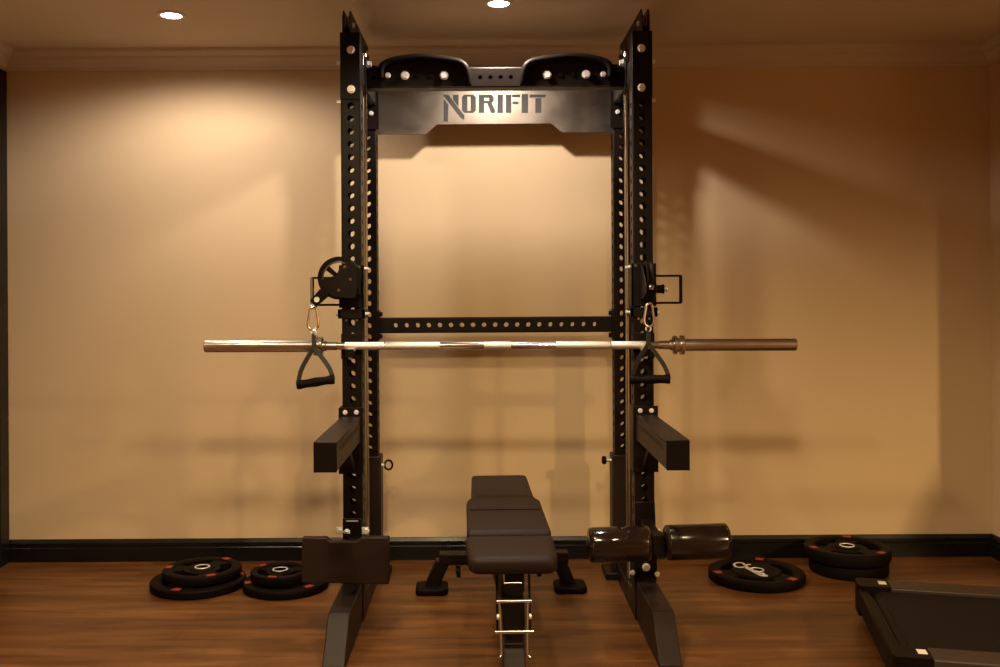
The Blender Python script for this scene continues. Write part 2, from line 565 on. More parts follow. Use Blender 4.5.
arch = [(381, 73), (381.5, 67), (388, 61.5), (402, 58), (420, 56.2), (437, 57.5), (452, 59.5), (461, 62), (466.5, 68), (469.5, 79)]
HY = UY - 0.010
arch_l = [loc(x, y, HY) for x, y in arch]


def catmull(pts, n=6):
    out = []
    for i in range(len(pts) - 1):
        p0, p1, p2, p3 = pts[max(i - 1, 0)], pts[i], pts[i + 1], pts[min(i + 2, len(pts) - 1)]
        for j in range(n):
            t = j / n
            out.append(0.5 * ((2 * p1) + (p2 - p0) * t + (2 * p0 - 5 * p1 + 4 * p2 - p3) * t * t + (3 * p1 - p0 - 3 * p2 + p3) * t ** 3))
    out.append(pts[-1].copy())
    return out


for s in (-1, 1):
    pts = [Vector((s * abs(p.x) if s < 0 else abs(p.x), p.y, p.z)) for p in arch_l]
    zb = UZ - 0.038
    inner = pts[-1].x + 0.008 * (-s)
    poly = [(p.x, p.z) for p in pts] + [(inner, zb), (pts[0].x, zb)]
    plate = MB().prism(poly, (0, HY, 0), (1, 0, 0), (0, 0, 1), (0, 0.008, 0)).build('pull_up_handle', M['coat'], rack)
    gp = [Vector((p.x, HY - 0.014, p.z - 0.006)) for p in pts]
    gp[0] = Vector((gp[0].x, HY - 0.004, gp[0].z - 0.012))
    gp[-1] = Vector((gp[-1].x, HY - 0.004, gp[-1].z - 0.012))
    MB().tube(catmull(gp, 5), 0.0130, 16).build('curved_grip', M['black'], plate)
    for px, r in ((405, 0.0145), (444, 0.0145), (388, 0.0096), (418, 0.009), (431, 0.009)):
        q = loc(px, 75.5, HY)
        MB().bolt((s * abs(q.x), HY, q.z), (0, -1, 0), r, 0.010 if r > 0.0095 else 0.002).build('bolt', M['zinc'] if r > 0.0095 else M['black'], plate)  # flat black heads stand in for dark open holes in the plate

# lettered plate hung between the rear posts
PY = REAR + PW + 0.070
n0 = [(377, 82), (377, 134.5), (426, 134.5), (437, 124.5), (551, 123.5), (562, 132.5), (611, 132.5), (611, 82)]
np_ = [loc(x, y, PY) for x, y in n0]
nx0, nx1 = -PC + 0.01, PC - 0.01
np_[0].x = np_[1].x = nx0
np_[-1].x = np_[-2].x = nx1
zt = 2.17
np_[0].z = np_[-1].z = zt
nameplate = MB().prism([(p.x, p.z) for p in np_], (0, PY, 0), (1, 0, 0), (0, 0, 1), (0, 0.004, 0)).build('name_plate', M['plate_steel'], rack, bevel=0.001)
for s in (-1, 1):
    MB().box(s * PC - s * 0.03, s * PC - s * 0.02, REAR + PW, PY, 1.98, 2.15).build('plate_tab', M['coat'], nameplate)

LET = [
    [(72, 118), (112, 165), (107, 306), (72, 306)], [(66, 82), (112, 82), (247, 258), (242, 290), (212, 272)], [(150, 82), (196, 82), (196, 182), (150, 122)],
    [(225, 100), (245, 80), (270, 80), (270, 232), (245, 232), (225, 212)], [(297, 80), (320, 80), (340, 100), (340, 212), (320, 232), (297, 232)],
    [(270, 80), (297, 80), (297, 97), (270, 97)], [(270, 215), (297, 215), (297, 232), (270, 232)],
    [(365, 80), (410, 80), (410, 232), (365, 232)], [(410, 80), (470, 80), (490, 100), (490, 108), (410, 108)], [(450, 108), (490, 108), (490, 132), (450, 132)],
    [(410, 132), (490, 132), (474, 152), (410, 152)], [(436, 152), (474, 152), (500, 212), (500, 232), (466, 232)],
    [(520, 80), (566, 80), (566, 232), (520, 232)],
    [(590, 80), (636, 80), (636, 232), (590, 232)], [(642, 80), (710, 80), (710, 102), (642, 102)], [(645, 138), (696, 138), (696, 160), (645, 160)],
    [(722, 76), (776, 76), (776, 232), (722, 232)],
    [(792, 80), (925, 80), (918, 104), (785, 104)], [(836, 110), (886, 110), (886, 232), (836, 232)],
]
lb = MB()
for poly in LET:
    pp = [loc(435 + x / 8.333, 85 + y / 8.333, PY) for x, y in poly]
    lb.prism([(p.x, p.z) for p in pp], (0, PY - 0.0012, 0), (1, 0, 0), (0, 0, 1), (0, 0.0012, 0))
lo = lb.build('lettering', M['etch'], nameplate, smooth=False)
lo['label'] = 'dark stencil lettering'

# rear cross member
ZC = P(495, 325, RY + REAR).z
XM = MB()
hs = [loc(395 + 11.14 * k, 325, REAR).x for k in range(19)]
holed_tube(XM, REAR + 0.0375, ZC, 0.06, 0.067, -PC + PW / 2 - 0.001, PC - PW / 2 + 0.001, hs, 0.0105, axis='x', sides=(0, 1, 0, 1))
XM.build('cross_member', M['coat'], rack)
for s in (-1, 1):
    mp_ = MB().box(s * 0.509 - s * 0.0, s * 0.509 - s * 0.006, REAR - 0.001, REAR + 0.074, ZC - 0.065, ZC + 0.065).build('cross_member_flange', M['coat'], rack, bevel=0.001)
    for dz in (-0.048, 0.048):
        MB().bolt((s * 0.503, REAR + 0.0375, ZC + dz), (-s, 0, 0), 0.010, 0.010).build('bolt', M['coat'], mp_)

# ------------------------------------------------------------------ sliding pulley carriages on the front posts
def carriage(s):
    cx = s * PC
    z1, z0 = 1.335, 1.135
    c = MB()
    c.box(cx - 0.046, cx + 0.046, -0.010, -0.002, 1.175, z1)
    c.box(cx - 0.046, cx + 0.046, PW + 0.002, PW + 0.010, 1.175, z1)
    c.box(cx - 0.046, cx - 0.0385, -0.010, PW + 0.010, 1.175, z1)
    c.box(cx + 0.0385, cx + 0.046, -0.010, PW + 0.010, 1.175, z1)
    c.box(cx - 0.050, cx + 0.050, -0.013, -0.002, z0, 1.170)
    c.box(cx - 0.050, cx - 0.0385, -0.013, PW + 0.012, z0, 1.170)
    c.box(cx + 0.0385, cx + 0.050, -0.013, PW + 0.012, z0, 1.170)
    c = c.build('pulley_carriage', M['coat'], rack, bevel=0.002)
    ex = cx + s * 0.046
    # loop handle sticking out sideways
    h0, h1, hx = 1.186, 1.288, ex + s * (0.098 if s > 0 else 0.105)
    lp = MB().tube([Vector((ex, 0.03, h1)), Vector((hx, 0.03, h1)), Vector((hx + s * 0.004, 0.03, h1)), Vector((hx + s * 0.004, 0.03, h0)), Vector((hx, 0.03, h0)), Vector((ex, 0.03, h0))], 0.0042, 12)
    lp = lp.build('loop_handle', M['black'], c)
    MB().cyl((hx, 0.03, h0), (hx, 0.03, h1), 0.0065 if s < 0 else 0.0048, 14).build('loop_grip', M['steel_dark'] if s < 0 else M['black'], c)
    # spring pin
    pn = MB()
    pn.cyl((ex, 0.03, 1.238), (ex + s * 0.034, 0.03, 1.238), 0.0155, 20)
    pn.cyl((ex + s * 0.030, 0.03, 1.238), (ex + s * 0.036, 0.03, 1.238), 0.018, 20)
    pn.build('pop_pin', M['black'], c)
    MB().lathe((ex + s * 0.036, 0.03, 1.238), (s, 0, 0), [(0, 0.006), (0.006, 0.006), (0.008, 0.012), (0.013, 0.012), (0.014, 0.008)], 16).build('pin_knob', M['zinc'], c)
    for dx, dz in ((-0.020, 1.128), (0.020, 1.128)):
        MB().bolt((cx + dx, -0.003, dz), (0, -1, 0), 0.0045, 0.004).build('bolt', M['steel_dark'], c)
    for dx in (-0.030, 0.030):
        MB().bolt((cx + dx, -0.010, 1.326), (0, -1, 0), 0.005, 0.004).build('bolt', M['steel_dark'], c)
    for dz in (1.322, 1.152):
        for dy in (0.012, 0.062):
            MB().bolt((cx - s * 0.048, dy, dz), (-s, 0, 0), 0.0050, 0.008).build('bolt', M['zinc'], c)
    MB().bolt((ex, 0.012, 1.152), (s, 0, 0), 0.008, 0.012).build('bolt', M['zinc'], c)
    return c


car_l = carriage(-1)
car_r = carriage(1)


def pulley_wheel(center, axis, r, parent):
    """grooved wheel with three spokes, seen face-on or edge-on according to its axis"""
    center, axis = Vector(center), Vector(axis).normalized()
    wv = MB()
    wv.lathe_closed(center - axis * 0.012, axis, [(0, r * 0.80), (0, r), (0.004, r), (0.012, r * 0.90), (0.020, r), (0.024, r), (0.024, r * 0.80)], 48)
    m = rot_to(axis)
    for k in range(3):
        a = R(100 + 120 * k)
        d = m @ Vector((math.cos(a), math.sin(a), 0))
        t = m @ Vector((-math.sin(a), math.cos(a), 0))
        wv.prism([(0, -0.007), (r * 0.84, -0.010), (r * 0.84, 0.010), (0, 0.007)], center - axis * 0.005, d, t, axis * 0.010)
    wv.lathe(center - axis * 0.014, axis, [(0, 0.012), (0, 0.016), (0.028, 0.016), (0.028, 0.012)], 24)
    o = wv.build('pulley_wheel', M['black'], parent)
    return o


# left: the swivel bracket is turned out to the side, its wheel shows face-on
wc = Vector((-0.582, -0.062, 1.286))
pulley_wheel(wc, (0, 1, 0), 0.079, car_l)
MB().lathe_closed(wc + Vector((0, -0.0135, 0)), (0, -1, 0), [(0, 0.056), (0, 0.0610), (0.0012, 0.0610), (0.0012, 0.056)], 48).build('bright_ring', M['steel_dark'], car_l)
br = MB()
br.prism([(-0.02, -0.070), (0.058, -0.075), (0.066, -0.05), (0.066, 0.045), (0.045, 0.060), (0.010, 0.050), (-0.010, 0.010), (-0.068, -0.006), (-0.068, -0.03)], (wc.x, wc.y - 0.020, wc.z), (1, 0, 0), (0, 0, 1), (0, 0.004, 0))
br.prism([(-0.02, -0.070), (0.058, -0.075), (0.066, -0.05), (0.066, 0.045), (0.045, 0.060), (0.010, 0.050), (-0.010, 0.010)], (wc.x, wc.y + 0.018, wc.z), (1, 0, 0), (0, 0, 1), (0, 0.004, 0))
br.box(wc.x + 0.04, wc.x + 0.07, wc.y + 0.015, -0.008, wc.z - 0.06, wc.z + 0.04)
br = br.build('swivel_bracket', M['coat'], car_l, bevel=0.001)
for dx, dz in ((0.0, -0.045), (0.022, 0.040), (0.042, -0.006)):
    MB().bolt((wc.x + dx, wc.y - 0.020, wc.z + dz), (0, -1, 0), 0.0050, 0.003).build('bolt', M['steel_dark'], br)
g0, g1 = loc(314, 303, -0.07), loc(329, 288, -0.07)
ex_ = MB()
ax_ = (g1 - g0).normalized()
sd = Vector((ax_.z, 0, -ax_.x))
ex_.prism([(-0.004, -0.016), (0.052, -0.020), (0.07, 0.0), (0.06, 0.020), (-0.004, 0.016)], g0 + Vector((0, -0.012, 0)), ax_, sd, (0, 0.024, 0))
ex_.build('cable_exit_arm', M['black'], car_l, bevel=0.002)
MB().lathe(g0 + ax_ * 0.018 + Vector((0, -0.013, 0)), (0, -1, 0), [(0, 0.010), (0.004, 0.010), (0.004, 0.004)], 16).build('guide_roller', M['zinc'], car_l)
MB().lathe(loc(313, 304.5, -0.07), (0, 0, -1), [(0, 0.006), (0.004, 0.012), (0.014, 0.012), (0.018, 0.004)], 16).build('cable_ball', M['zinc'], car_l)

# right: the bracket points at the viewer, its wheel shows edge-on
wr = Vector((loc(648, 280, -0.085).x, -0.085, 1.272))
pulley_wheel(wr, (1, 0, 0), 0.068, car_r)
br = MB()
for dx in (-0.019, 0.015):
    br.prism([(0.0, -0.070), (0.060, -0.070), (0.075, -0.04), (0.075, 0.05), (0.045, 0.060), (0.0, 0.040), (-0.072, -0.020), (-0.072, -0.045)], (wr.x + dx, wr.y, wr.z), (0, 1, 0), (0, 0, 1), (0.004, 0, 0))
br = br.build('swivel_bracket', M['coat'], car_r, bevel=0.001)
MB().lathe(wr + Vector((0, -0.070, -0.036)), (0, -0.3, 1), [(0, 0.004), (0.004, 0.010), (0.016, 0.010), (0.020, 0.004)], 16).build('cable_ball', M['steel_dark'], car_r)
MB().tube([loc(643, 262, -0.02), loc(643, 240, -0.012), loc(643.5, 225, -0.012)], 0.0022, 8).build('cable', M['black'], car_r)

# small fittings lower down
k = Vector((PC - 0.050, REAR + 0.03, 0.497))
pin = MB().cyl(k, k + Vector((-0.020, 0, 0)), 0.008, 16).build('selector_pin', M['zinc'], rack)
MB().lathe(k + Vector((-0.020, 0, 0)), (-1, 0, 0), [(0, 0.010), (0.004, 0.018), (0.016, 0.018), (0.020, 0.012)], 20).build('pin_knob', M['black'], pin)
k = Vector((-PC + 0.050, REAR + 0.03, 0.482))
pin = MB().cyl(k, k + Vector((0.012, 0, 0)), 0.008, 16).build('selector_pin', M['zinc'], rack)
MB().tube([k + Vector((0.012 + 0.017 * (1 - math.cos(a)), 0.0, 0.020 * math.sin(a))) for a in [2 * PI * i / 20 for i in range(20)]], 0.0045, 10, closed=True).build('pull_ring', M['black'], pin)
# small bolt on the outer side of the right post
MB().bolt((PC + PW / 2, 0.03, P(657, 461, RY).z - 0.01), (1, 0, 0), 0.009, 0.010).build('bolt', M['coat'], rack)

# ------------------------------------------------------------------ hooks that carry the bar
BY = 3.607
BZ = CAM_H - 58.6 * BY / F
BAR_C = P(500.5, 345.4, BY)


def j_hook(s, label):
    t = thing('bar_hook', label, 'bar hook', (RX + s * PC, RY, BZ - 0.0032 * (RX + s * PC - BAR_C.x) - 0.0006), 0, 'bar hooks on the posts')
    m = MB()
    m.box(-0.040, 0.040, -0.005, -0.0005, -0.05, 0.045)
    m.box(-0.016, 0.016, -0.062, -0.005, -0.040, -0.020)
    m.box(-0.016, 0.016, -0.066, -0.058, -0.040, -0.010)
    m.build('hook_body', M['coat'], t, bevel=0.002)
    MB().box(-0.015, 0.015, -0.0575, -0.0055, -0.0195, -0.0145).build('liner', M['white'], t, bevel=0.001)
    MB().bolt((s * 0.006, -0.0055, -0.045), (0, -1, 0), 0.006, 0.004).build('bolt', M['zinc'], t)
    return t


j_hook(-1, 'black hook on the left post cradling the barbell')
j_hook(1, 'black hook on the right post cradling the barbell')

# ------------------------------------------------------------------ barbell
bar = thing('barbell', 'long chrome barbell without weights resting across the rack', 'barbell', (BAR_C.x, BY, BZ), 0)
bar.rotation_euler = (0, 0.0032, 0)


def bx(px):
    return P(px, 345, BY).x - BAR_C.x


SH = 0.0142
sh = MB().cyl((bx(320), 0, 0), (bx(676), 0, 0), SH, 32).build('shaft', M['chrome'], bar)
for a, b in ((345, 384), (385, 440), (484, 511), (556, 610), (611, 646)):
    MB().lathe((bx(a), 0, 0), (1, 0, 0), [(0, SH), (0.0006, SH + 0.0004), (bx(b) - bx(a) - 0.0006, SH + 0.0004), (bx(b) - bx(a), SH)], 32).build('knurling', M['knurl'], sh)
for s, e, cst, cen in ((-1, 205, 323, 314), (1, 796, 673, 684)):
    xe, xc, xi = bx(e), bx(cst), bx(cen)
    d = abs(xe - xi)
    sv = MB().lathe((xi, 0, 0), (s, 0, 0), [(0, 0.0220), (0.0, 0.0232), (d - 0.003, 0.0232), (d, 0.021), (d, 0.014), (d - 0.003, 0.013)], 40).build('sleeve', M['satin'], bar)
    d = abs(xi - xc)
    MB().lathe((xc, 0, 0), (s, 0, 0), [(0, 0.015), (0, 0.032), (0.002, 0.035), (0.012, 0.035), (0.014, 0.027), (d - 0.016, 0.027), (d - 0.014, 0.0365), (d - 0.002, 0.0365), (d, 0.0345), (d, 0.02)], 40).build('collar', M['satin'], bar)
    MB().lathe((xc, 0, 0), (-s, 0, 0), [(0, 0.020), (0.010, 0.020), (0.014, 0.0165), (0.05, 0.0160), (0.052, SH)], 32).build('bushing', M['satin'], bar)

# ------------------------------------------------------------------ cable handles on spring hooks
def carabiner(top, label, turn):
    t = thing('carabiner', label, 'carabiner', top, turn, 'spring hooks under the pulleys')
    H, W_ = 0.086, 0.019
    prof = [(0.0, 0.0), (0.010, -0.006), (0.013, -0.022), (0.019, -0.060), (0.015, -0.078), (0.0, -H), (-0.015, -0.078), (-0.019, -0.060), (-0.013, -0.022), (-0.010, -0.006)]
    pts = [Vector((x, 0, z)) for x, z in prof]
    cl = catmull(pts[-1:] + pts + pts[:1], 5)[5:-6]
    MB().tube(cl, 0.0044, 10, closed=True).build('hook_ring', M['chrome'], t)
    MB().cyl((0.0135, 0, -0.024), (0.0188, 0, -0.058), 0.0043, 10).build('gate', M['satin'], t)
    return t


def cable_handle(label, knot, a, b, Y, ygrip):
    """knot: where the straps meet below the hook; a, b: ends of the grip (world points)"""
    mid = (a + b) / 2
    t = thing('cable_handle', label, 'cable handle', mid, 0, 'cable grips')
    K, A, B = knot - mid, a - mid, b - mid
    ax = (B - A).normalized()
    ln = (B - A).length
    g = [(0, 0.0115), (0.0, 0.0165), (0.014, 0.0178), (0.016, 0.0160), (0.035, 0.0150), (ln / 2, 0.0172), (ln - 0.035, 0.0150), (ln - 0.016, 0.0160), (ln - 0.014, 0.0178), (ln, 0.0165), (ln, 0.0115)]
    MB().lathe(A, ax, g, 24).build('grip', M['rubber'], t)
    for q, sg in ((A + ax * 0.006, -1), (B - ax * 0.006, 1)):
        m = K * 0.42 + q * 0.58 + Vector((sg * 0.011, 0, 0.002))
        MB().strap(catmull([K, m, q + Vector((0, 0, 0.012)), q], 6), 0.0165, 0.003, Vector((1, 0.35, 0.25 * sg))).build('strap', M['nylon'], t)
    up = K + Vector((0, 0, 0.075))
    st = MB()
    st.strap([K + Vector((0, 0, -0.012)), K + Vector((0, 0, 0.02)), K + Vector((0, 0, 0.05))], 0.015, 0.006, Vector((1, 0.3, 0)))
    st.build('strap_loop', M['nylon'], t)
    rr = 0.009
    MB().tube([K + Vector((rr * math.cos(an), 0, 0.054 + rr * math.sin(an))) for an in [2 * PI * i / 16 for i in range(16)]], 0.0028, 8, closed=True).build('ring', M['zinc'], t)
    return t


YH = 3.545
c0 = P(313, 306.5, YH)
carabiner(c0, 'steel spring hook hanging from the left pulley', 0.35)
cable_handle('black grip on a triangular strap dangling left of the left post', c0 + Vector((0.002, 0, -0.148)), P(297, 385, YH - 0.005), P(334, 379.3, YH - 0.005), YH, 0)
c1 = P(649, 303, YH - 0.01)
carabiner(c1, 'steel spring hook hanging from the right pulley', 0.2)
cable_handle('black grip on a strap hanging in front of the right post', c1 + Vector((-0.003, 0, -0.148)), P(631, 379.5, YH - 0.01 + 0.02), P(670, 379, YH - 0.03), YH, 0)

# ------------------------------------------------------------------ safety spotter arms
def spotter(s, label):
    t = thing('spotter_arm', label, 'spotter arm', (RX + s * (PC + 0.004), RY, 0.72), 0, 'spotter arms')
    L = 0.605
    a = MB()
    holes = []
    a.box(-0.036, 0.036, -L, -0.012, -0.045, 0.040)
    arm = a.build('arm_tube', M['coat_brown'], t, bevel=0.004)
    MB().box(-0.037, 0.037, -L + 0.002, -0.012, 0.0405, 0.049).build('top_liner', M['coat_brown'], arm, bevel=0.002)
    MB().box(-0.0365, 0.0365, -L - 0.004, -L - 0.0003, -0.046, 0.048).build('end_cap', M['black'], arm, bevel=0.003)
    for k in range(14):
        y = -0.09 - 0.034 * k
        MB().prism(rounded([(y - 0.0045, -0.010), (y + 0.0045, -0.010), (y + 0.0045, 0.010), (y - 0.0045, 0.010)], 0.0039, 3), (-s * 0.0361, 0, 0.018), (0, 1, 0), (0, 0, 1), (-s * 0.0007, 0, 0)).build('slot', M['black'], arm, smooth=False)
    b = MB()
    b.box(-0.046, 0.046, -0.012, -0.0015, -0.165, 0.082)
    b.box(-0.046, -0.0430, -0.012, PW + 0.004, -0.165, 0.082)
    b = b.build('bracket', M['coat'], t, bevel=0.0015)
    for dx in (-0.021, 0.021):
        MB().bolt((dx, -0.012, 0.065), (0, -1, 0), 0.0075, 0.005).build('bolt', M['zinc'], b)
    MB().prism([(-0.012, -0.160), (-0.012, -0.125), (-0.125, -0.046), (-0.175, -0.046)], (-0.014, 0, 0), (0, 1, 0), (0, 0, 1), (0.028, 0, 0)).build('brace', M['coat_brown'], t, bevel=0.002)
    return t


spotter(-1, 'square black spotter arm jutting forward from the left post')
spotter(1, 'square black spotter arm jutting forward from the right post')

# ------------------------------------------------------------------ foot plate on the left post
FY = 3.42
fp = thing('foot_plate', 'flat black foot plate with notched top on the left post', 'foot plate', (P(346, 560, FY).x, FY, 0.29))


def fl(px, py):
    p = P(px, py, FY) - Vector(fp.location)
    return (p.x, p.z)


poly = [fl(302, 582), fl(389, 583.5), fl(389.5, 536.5), fl(362, 536.5), fl(357, 541), fl(331, 541), fl(327, 537), fl(302.5, 537)]
MB().prism(poly, (0, -0.012, 0), (1, 0, 0), (0, 0, 1), (0, 0.030, 0)).build('plate', M['coat_brown'], fp, bevel=0.004)
pcx = RX - PC - fp.location.x
m = MB()
m.box(pcx - 0.028, pcx + 0.028, 0.019, 0.200, -0.04, 0.03)
m.box(pcx - 0.036, pcx + 0.036, 0.200, RY - FY - 0.008, 0.032 - 0.07, 0.100)
m.build('bracket', M['coat'], fp, bevel=0.003)
m = MB()
for s in (-1, 1):
    m = MB()
    m.bolt((pcx + 0.004 + s * 0.049, 0.198, 0.055), (0, -1, 0), 0.0095, 0.012)
    m.box(pcx + s * 0.036, pcx + 0.004 * s + s * 0.056, 0.1985, 0.206, 0.042, 0.068)
    m.build('bolt', M['zinc'], fp)
MB().bolt((pcx, 0.06, 0.085), (0, -0.6, 1), 0.010, 0.006).build('bolt', M['zinc'], fp)
MB().box(pcx - 0.022, pcx + 0.022, 0.196, 0.1995, 0.090, 0.094).build('edge_strip', M['zinc'], fp)
MB().cyl((pcx, 0.05, 0.03), (pcx, 0.05, 0.083), 0.008, 12).build('stud', M['coat'], fp)

# ------------------------------------------------------------------ roller pad on the right post
RYY = 3.38
rc = P(657.5, 543, RYY)
rp = thing('roller_pad', 'pair of glossy dark foam rollers on the right post', 'roller pad', rc, 0)
rp.rotation_euler = (0, R(-1.5), 0)


def foam(x0, x1):
    d = x1 - x0
    r = 0.0605
    prof = [(0, 0.018), (0, 0.050), (0.003, 0.056), (0.010, 0.0605), (0.013, 0.0590), (0.016, r), (d - 0.016, r), (d - 0.013, 0.0590), (d - 0.010, 0.0605), (d - 0.003, 0.056), (d, 0.050), (d, 0.018)]
    return MB().lathe((x0, 0, 0), (1, 0, 0), prof, 48).build('foam_roller', M['foam'], rp)


q = lambda px: P(px, 544, RYY).x - rc.x
foam(q(588.5), q(650))
foam(q(665), q(728.5))
MB().cyl((q(586), 0, 0), (q(731), 0, 0), 0.0165, 20).build('axle', M['black'], rp)
px_ = RX + PC - rc.x
m = MB()
m.box(-0.018 - 0.004, 0.018 + 0.002, -0.03, 0.03, -0.035, 0.035)
m.box(px_ - 0.020, px_ + 0.020, 0.030, RY - RYY - 0.012, -0.025, 0.025)
m.box(px_ - 0.038, px_ + 0.038, RY - RYY - 0.016, RY - RYY - 0.008, -0.17, 0.09)
m.build('bracket', M['coat'], rp, bevel=0.003)
bz = P(645, 567, RY - 0.015).z - rc.z
MB().bolt((P(645, 567, RY - 0.016).x - rc.x, RY - RYY - 0.016, bz), (0, -1, 0), 0.013, 0.010).build('bolt', M['zinc'], rp)
for xx, zz in ((P(630.5, 571, RY).x, P(630, 571, RY).z), (P(655, 573, RY).x, P(655, 573, RY).z), (P(657.5, 530, RY).x, P(657, 530, RY).z)):
    MB().bolt((xx - rc.x, RY - RYY - 0.017, zz - rc.z), (0, -1, 0), 0.008, 0.008).build('bolt', M['zinc'], rp)

# ------------------------------------------------------------------ adjustable bench
bench = thing('weight_bench', 'black padded adjustable weight bench standing inside the rack', 'weight bench', (0.087, 2.8, 0), 0.020)


def pad(name, outline, z0, z1, m, parent, slope=0.0, yref=0.0, crown=0.004):
    """upholstered slab: outline (x, y) counter-clockwise with round corners, soft rolled edges"""
    bm = MB()
    n = len(outline)
    cx = sum(p[0] for p in outline) / n
    cy = sum(p[1] for p in outline) / n
    lev = [(0.0, z0, 0.010), (0.0, z0 + 0.008, 0.0), (0.0, z1 - 0.014, 0.0), (0.0, z1 - 0.005, 0.0035), (0.0, z1, 0.012), (0.0, z1 + crown * 0.6, 0.030)]
    pts = []
    for (_, z, ins) in lev:
        for (x, y) in outline:
            d = math.hypot(x - cx, y - cy)
            k = (d - ins) / d
            X, Y = cx + (x - cx) * k, cy + (y - cy) * k
            pts.append((X, Y, z + slope * (Y - yref)))
    fs = []
    for j in range(len(lev) - 1):
        for i in range(n):
            fs.append((j * n + i, j * n + (i + 1) % n, (j + 1) * n + (i + 1) % n, (j + 1) * n + i))
    fs += [tuple(range(n - 1, -1, -1)), tuple(range((len(lev) - 1) * n, len(lev) * n))]
    bm.faces(pts, fs)
    return bm.build(name, m, parent, angle=50)


pad('seat', rounded([(-0.128, 0.0), (0.128, 0.0), (0.139, 0.262), (-0.139, 0.262)], [0.035, 0.035, 0.012, 0.012]), 0.420, 0.467, M['vinyl'], bench)
BO = [(-0.134, 0.278), (0.134, 0.278), (0.134, 0.72), (0.117, 0.775), (0.111, 1.165), (-0.111, 1.165), (-0.117, 0.775), (-0.134, 0.72)]
bk = pad('backrest', rounded(BO, [0.012, 0.012, 0.02, 0.02, 0.03, 0.03, 0.02, 0.02], 4), 0.424, 0.476, M['vinyl'], bench, slope=0.009, yref=0.278)
MB().box(-0.122, 0.122, 0.552, 0.556, 0.4812, 0.4832).build('stitched_seam', M['black'], bk)
m = MB()
m.prism([(0.03, 0.36), (0.03, 0.420), (0.25, 0.420), (0.25, 0.36)], (-0.032, 0, 0), (0, 1, 0), (0, 0, 1), (0.064, 0, 0))
m.box(-0.045, -0.020, 0.28, 1.05, 0.375, 0.426)
m.box(0.020, 0.045, 0.28, 1.05, 0.375, 0.426)
m.build('pad_support', M['coat'], bench, bevel=0.004)
m = MB()
m.prism([(0.16, 0.36), (0.24, 0.36), (1.14, 0.19), (1.14, 0.11), (1.10, 0.10), (0.20, 0.27)], (-0.032, 0, 0), (0, 1, 0), (0, 0, 1), (0.064, 0, 0))
m.build('spine', M['coat'], bench, bevel=0.005)
m = MB()
m.prism([(0.14, 0.36), (0.22, 0.36), (0.11, 0.20), (0.005, 0.03), (-0.07, 0.03), (0.02, 0.19)], (-0.0335, 0, 0), (0, 1, 0), (0, 0, 1), (0.067, 0, 0))
fl_ = m.build('front_leg', M['coat_brown'], bench, bevel=0.004)
m = MB()
m.prism([(0.0, 0.0), (0.014, 0.0), (0.006, 0.072), (0.0, 0.10), (-0.012, 0.045), (-0.018, 0.0), (-0.006, 0.0), (-0.001, 0.05)], (0.004, -0.0545, 0.050), (1, 0, 0), (0, 0.49, 0.87), (0, -0.0012, 0.0007))
m.build('logo_mark', M['black'], fl_)
m = MB()
m.box(-0.20, 0.20, -0.095, -0.025, 0.0, 0.03)
m.build('front_foot', M['coat'], bench, bevel=0.008)
# seat adjuster: two flat side bars, chrome rungs and hook wires
for s in (-1, 1):
    MB().prism([(0.055, 0.420), (0.075, 0.420), (0.045, 0.244), (0.025, 0.244)], (s * 0.048 - 0.003, 0, 0), (0, 1, 0), (0, 0, 1), (0.006, 0, 0)).build('adjuster_bar', M['coat'], bench, bevel=0.001)
    MB().tube(catmull([Vector((s * 0.0415, 0.012, 0.343)), Vector((s * 0.0395, 0.005, 0.31)), Vector((s * 0.0385, -0.004, 0.27)), Vector((s * 0.0375, -0.018, 0.205)), Vector((s * 0.0405, -0.022, 0.193)), Vector((s * 0.0465, -0.024, 0.191))], 5), 0.0042, 10).build('hook_wire', M['steel_dark'], bench)
    MB().lathe((s * 0.044, 0.001, 0.300), (s, 0, 0), [(0, 0.004), (0, 0.008), (0.005, 0.008), (0.007, 0.004)], 14).build('bolt', M['zinc'], bench)
for z, y, x in ((0.341, 0.010, 0.050), (0.258, -0.006, 0.056)):
    MB().cyl((-x, y, z), (x, y, z), 0.0058, 16).build('chrome_rung', M['satin'], bench)
m = MB()
m.tube([Vector((-0.028, 0.035, 0.423)), Vector((-0.028, 0.03, 0.388)), Vector((0.022, 0.03, 0.388))], 0.004, 10)
m.build('pull_wire', M['steel_dark'], bench)
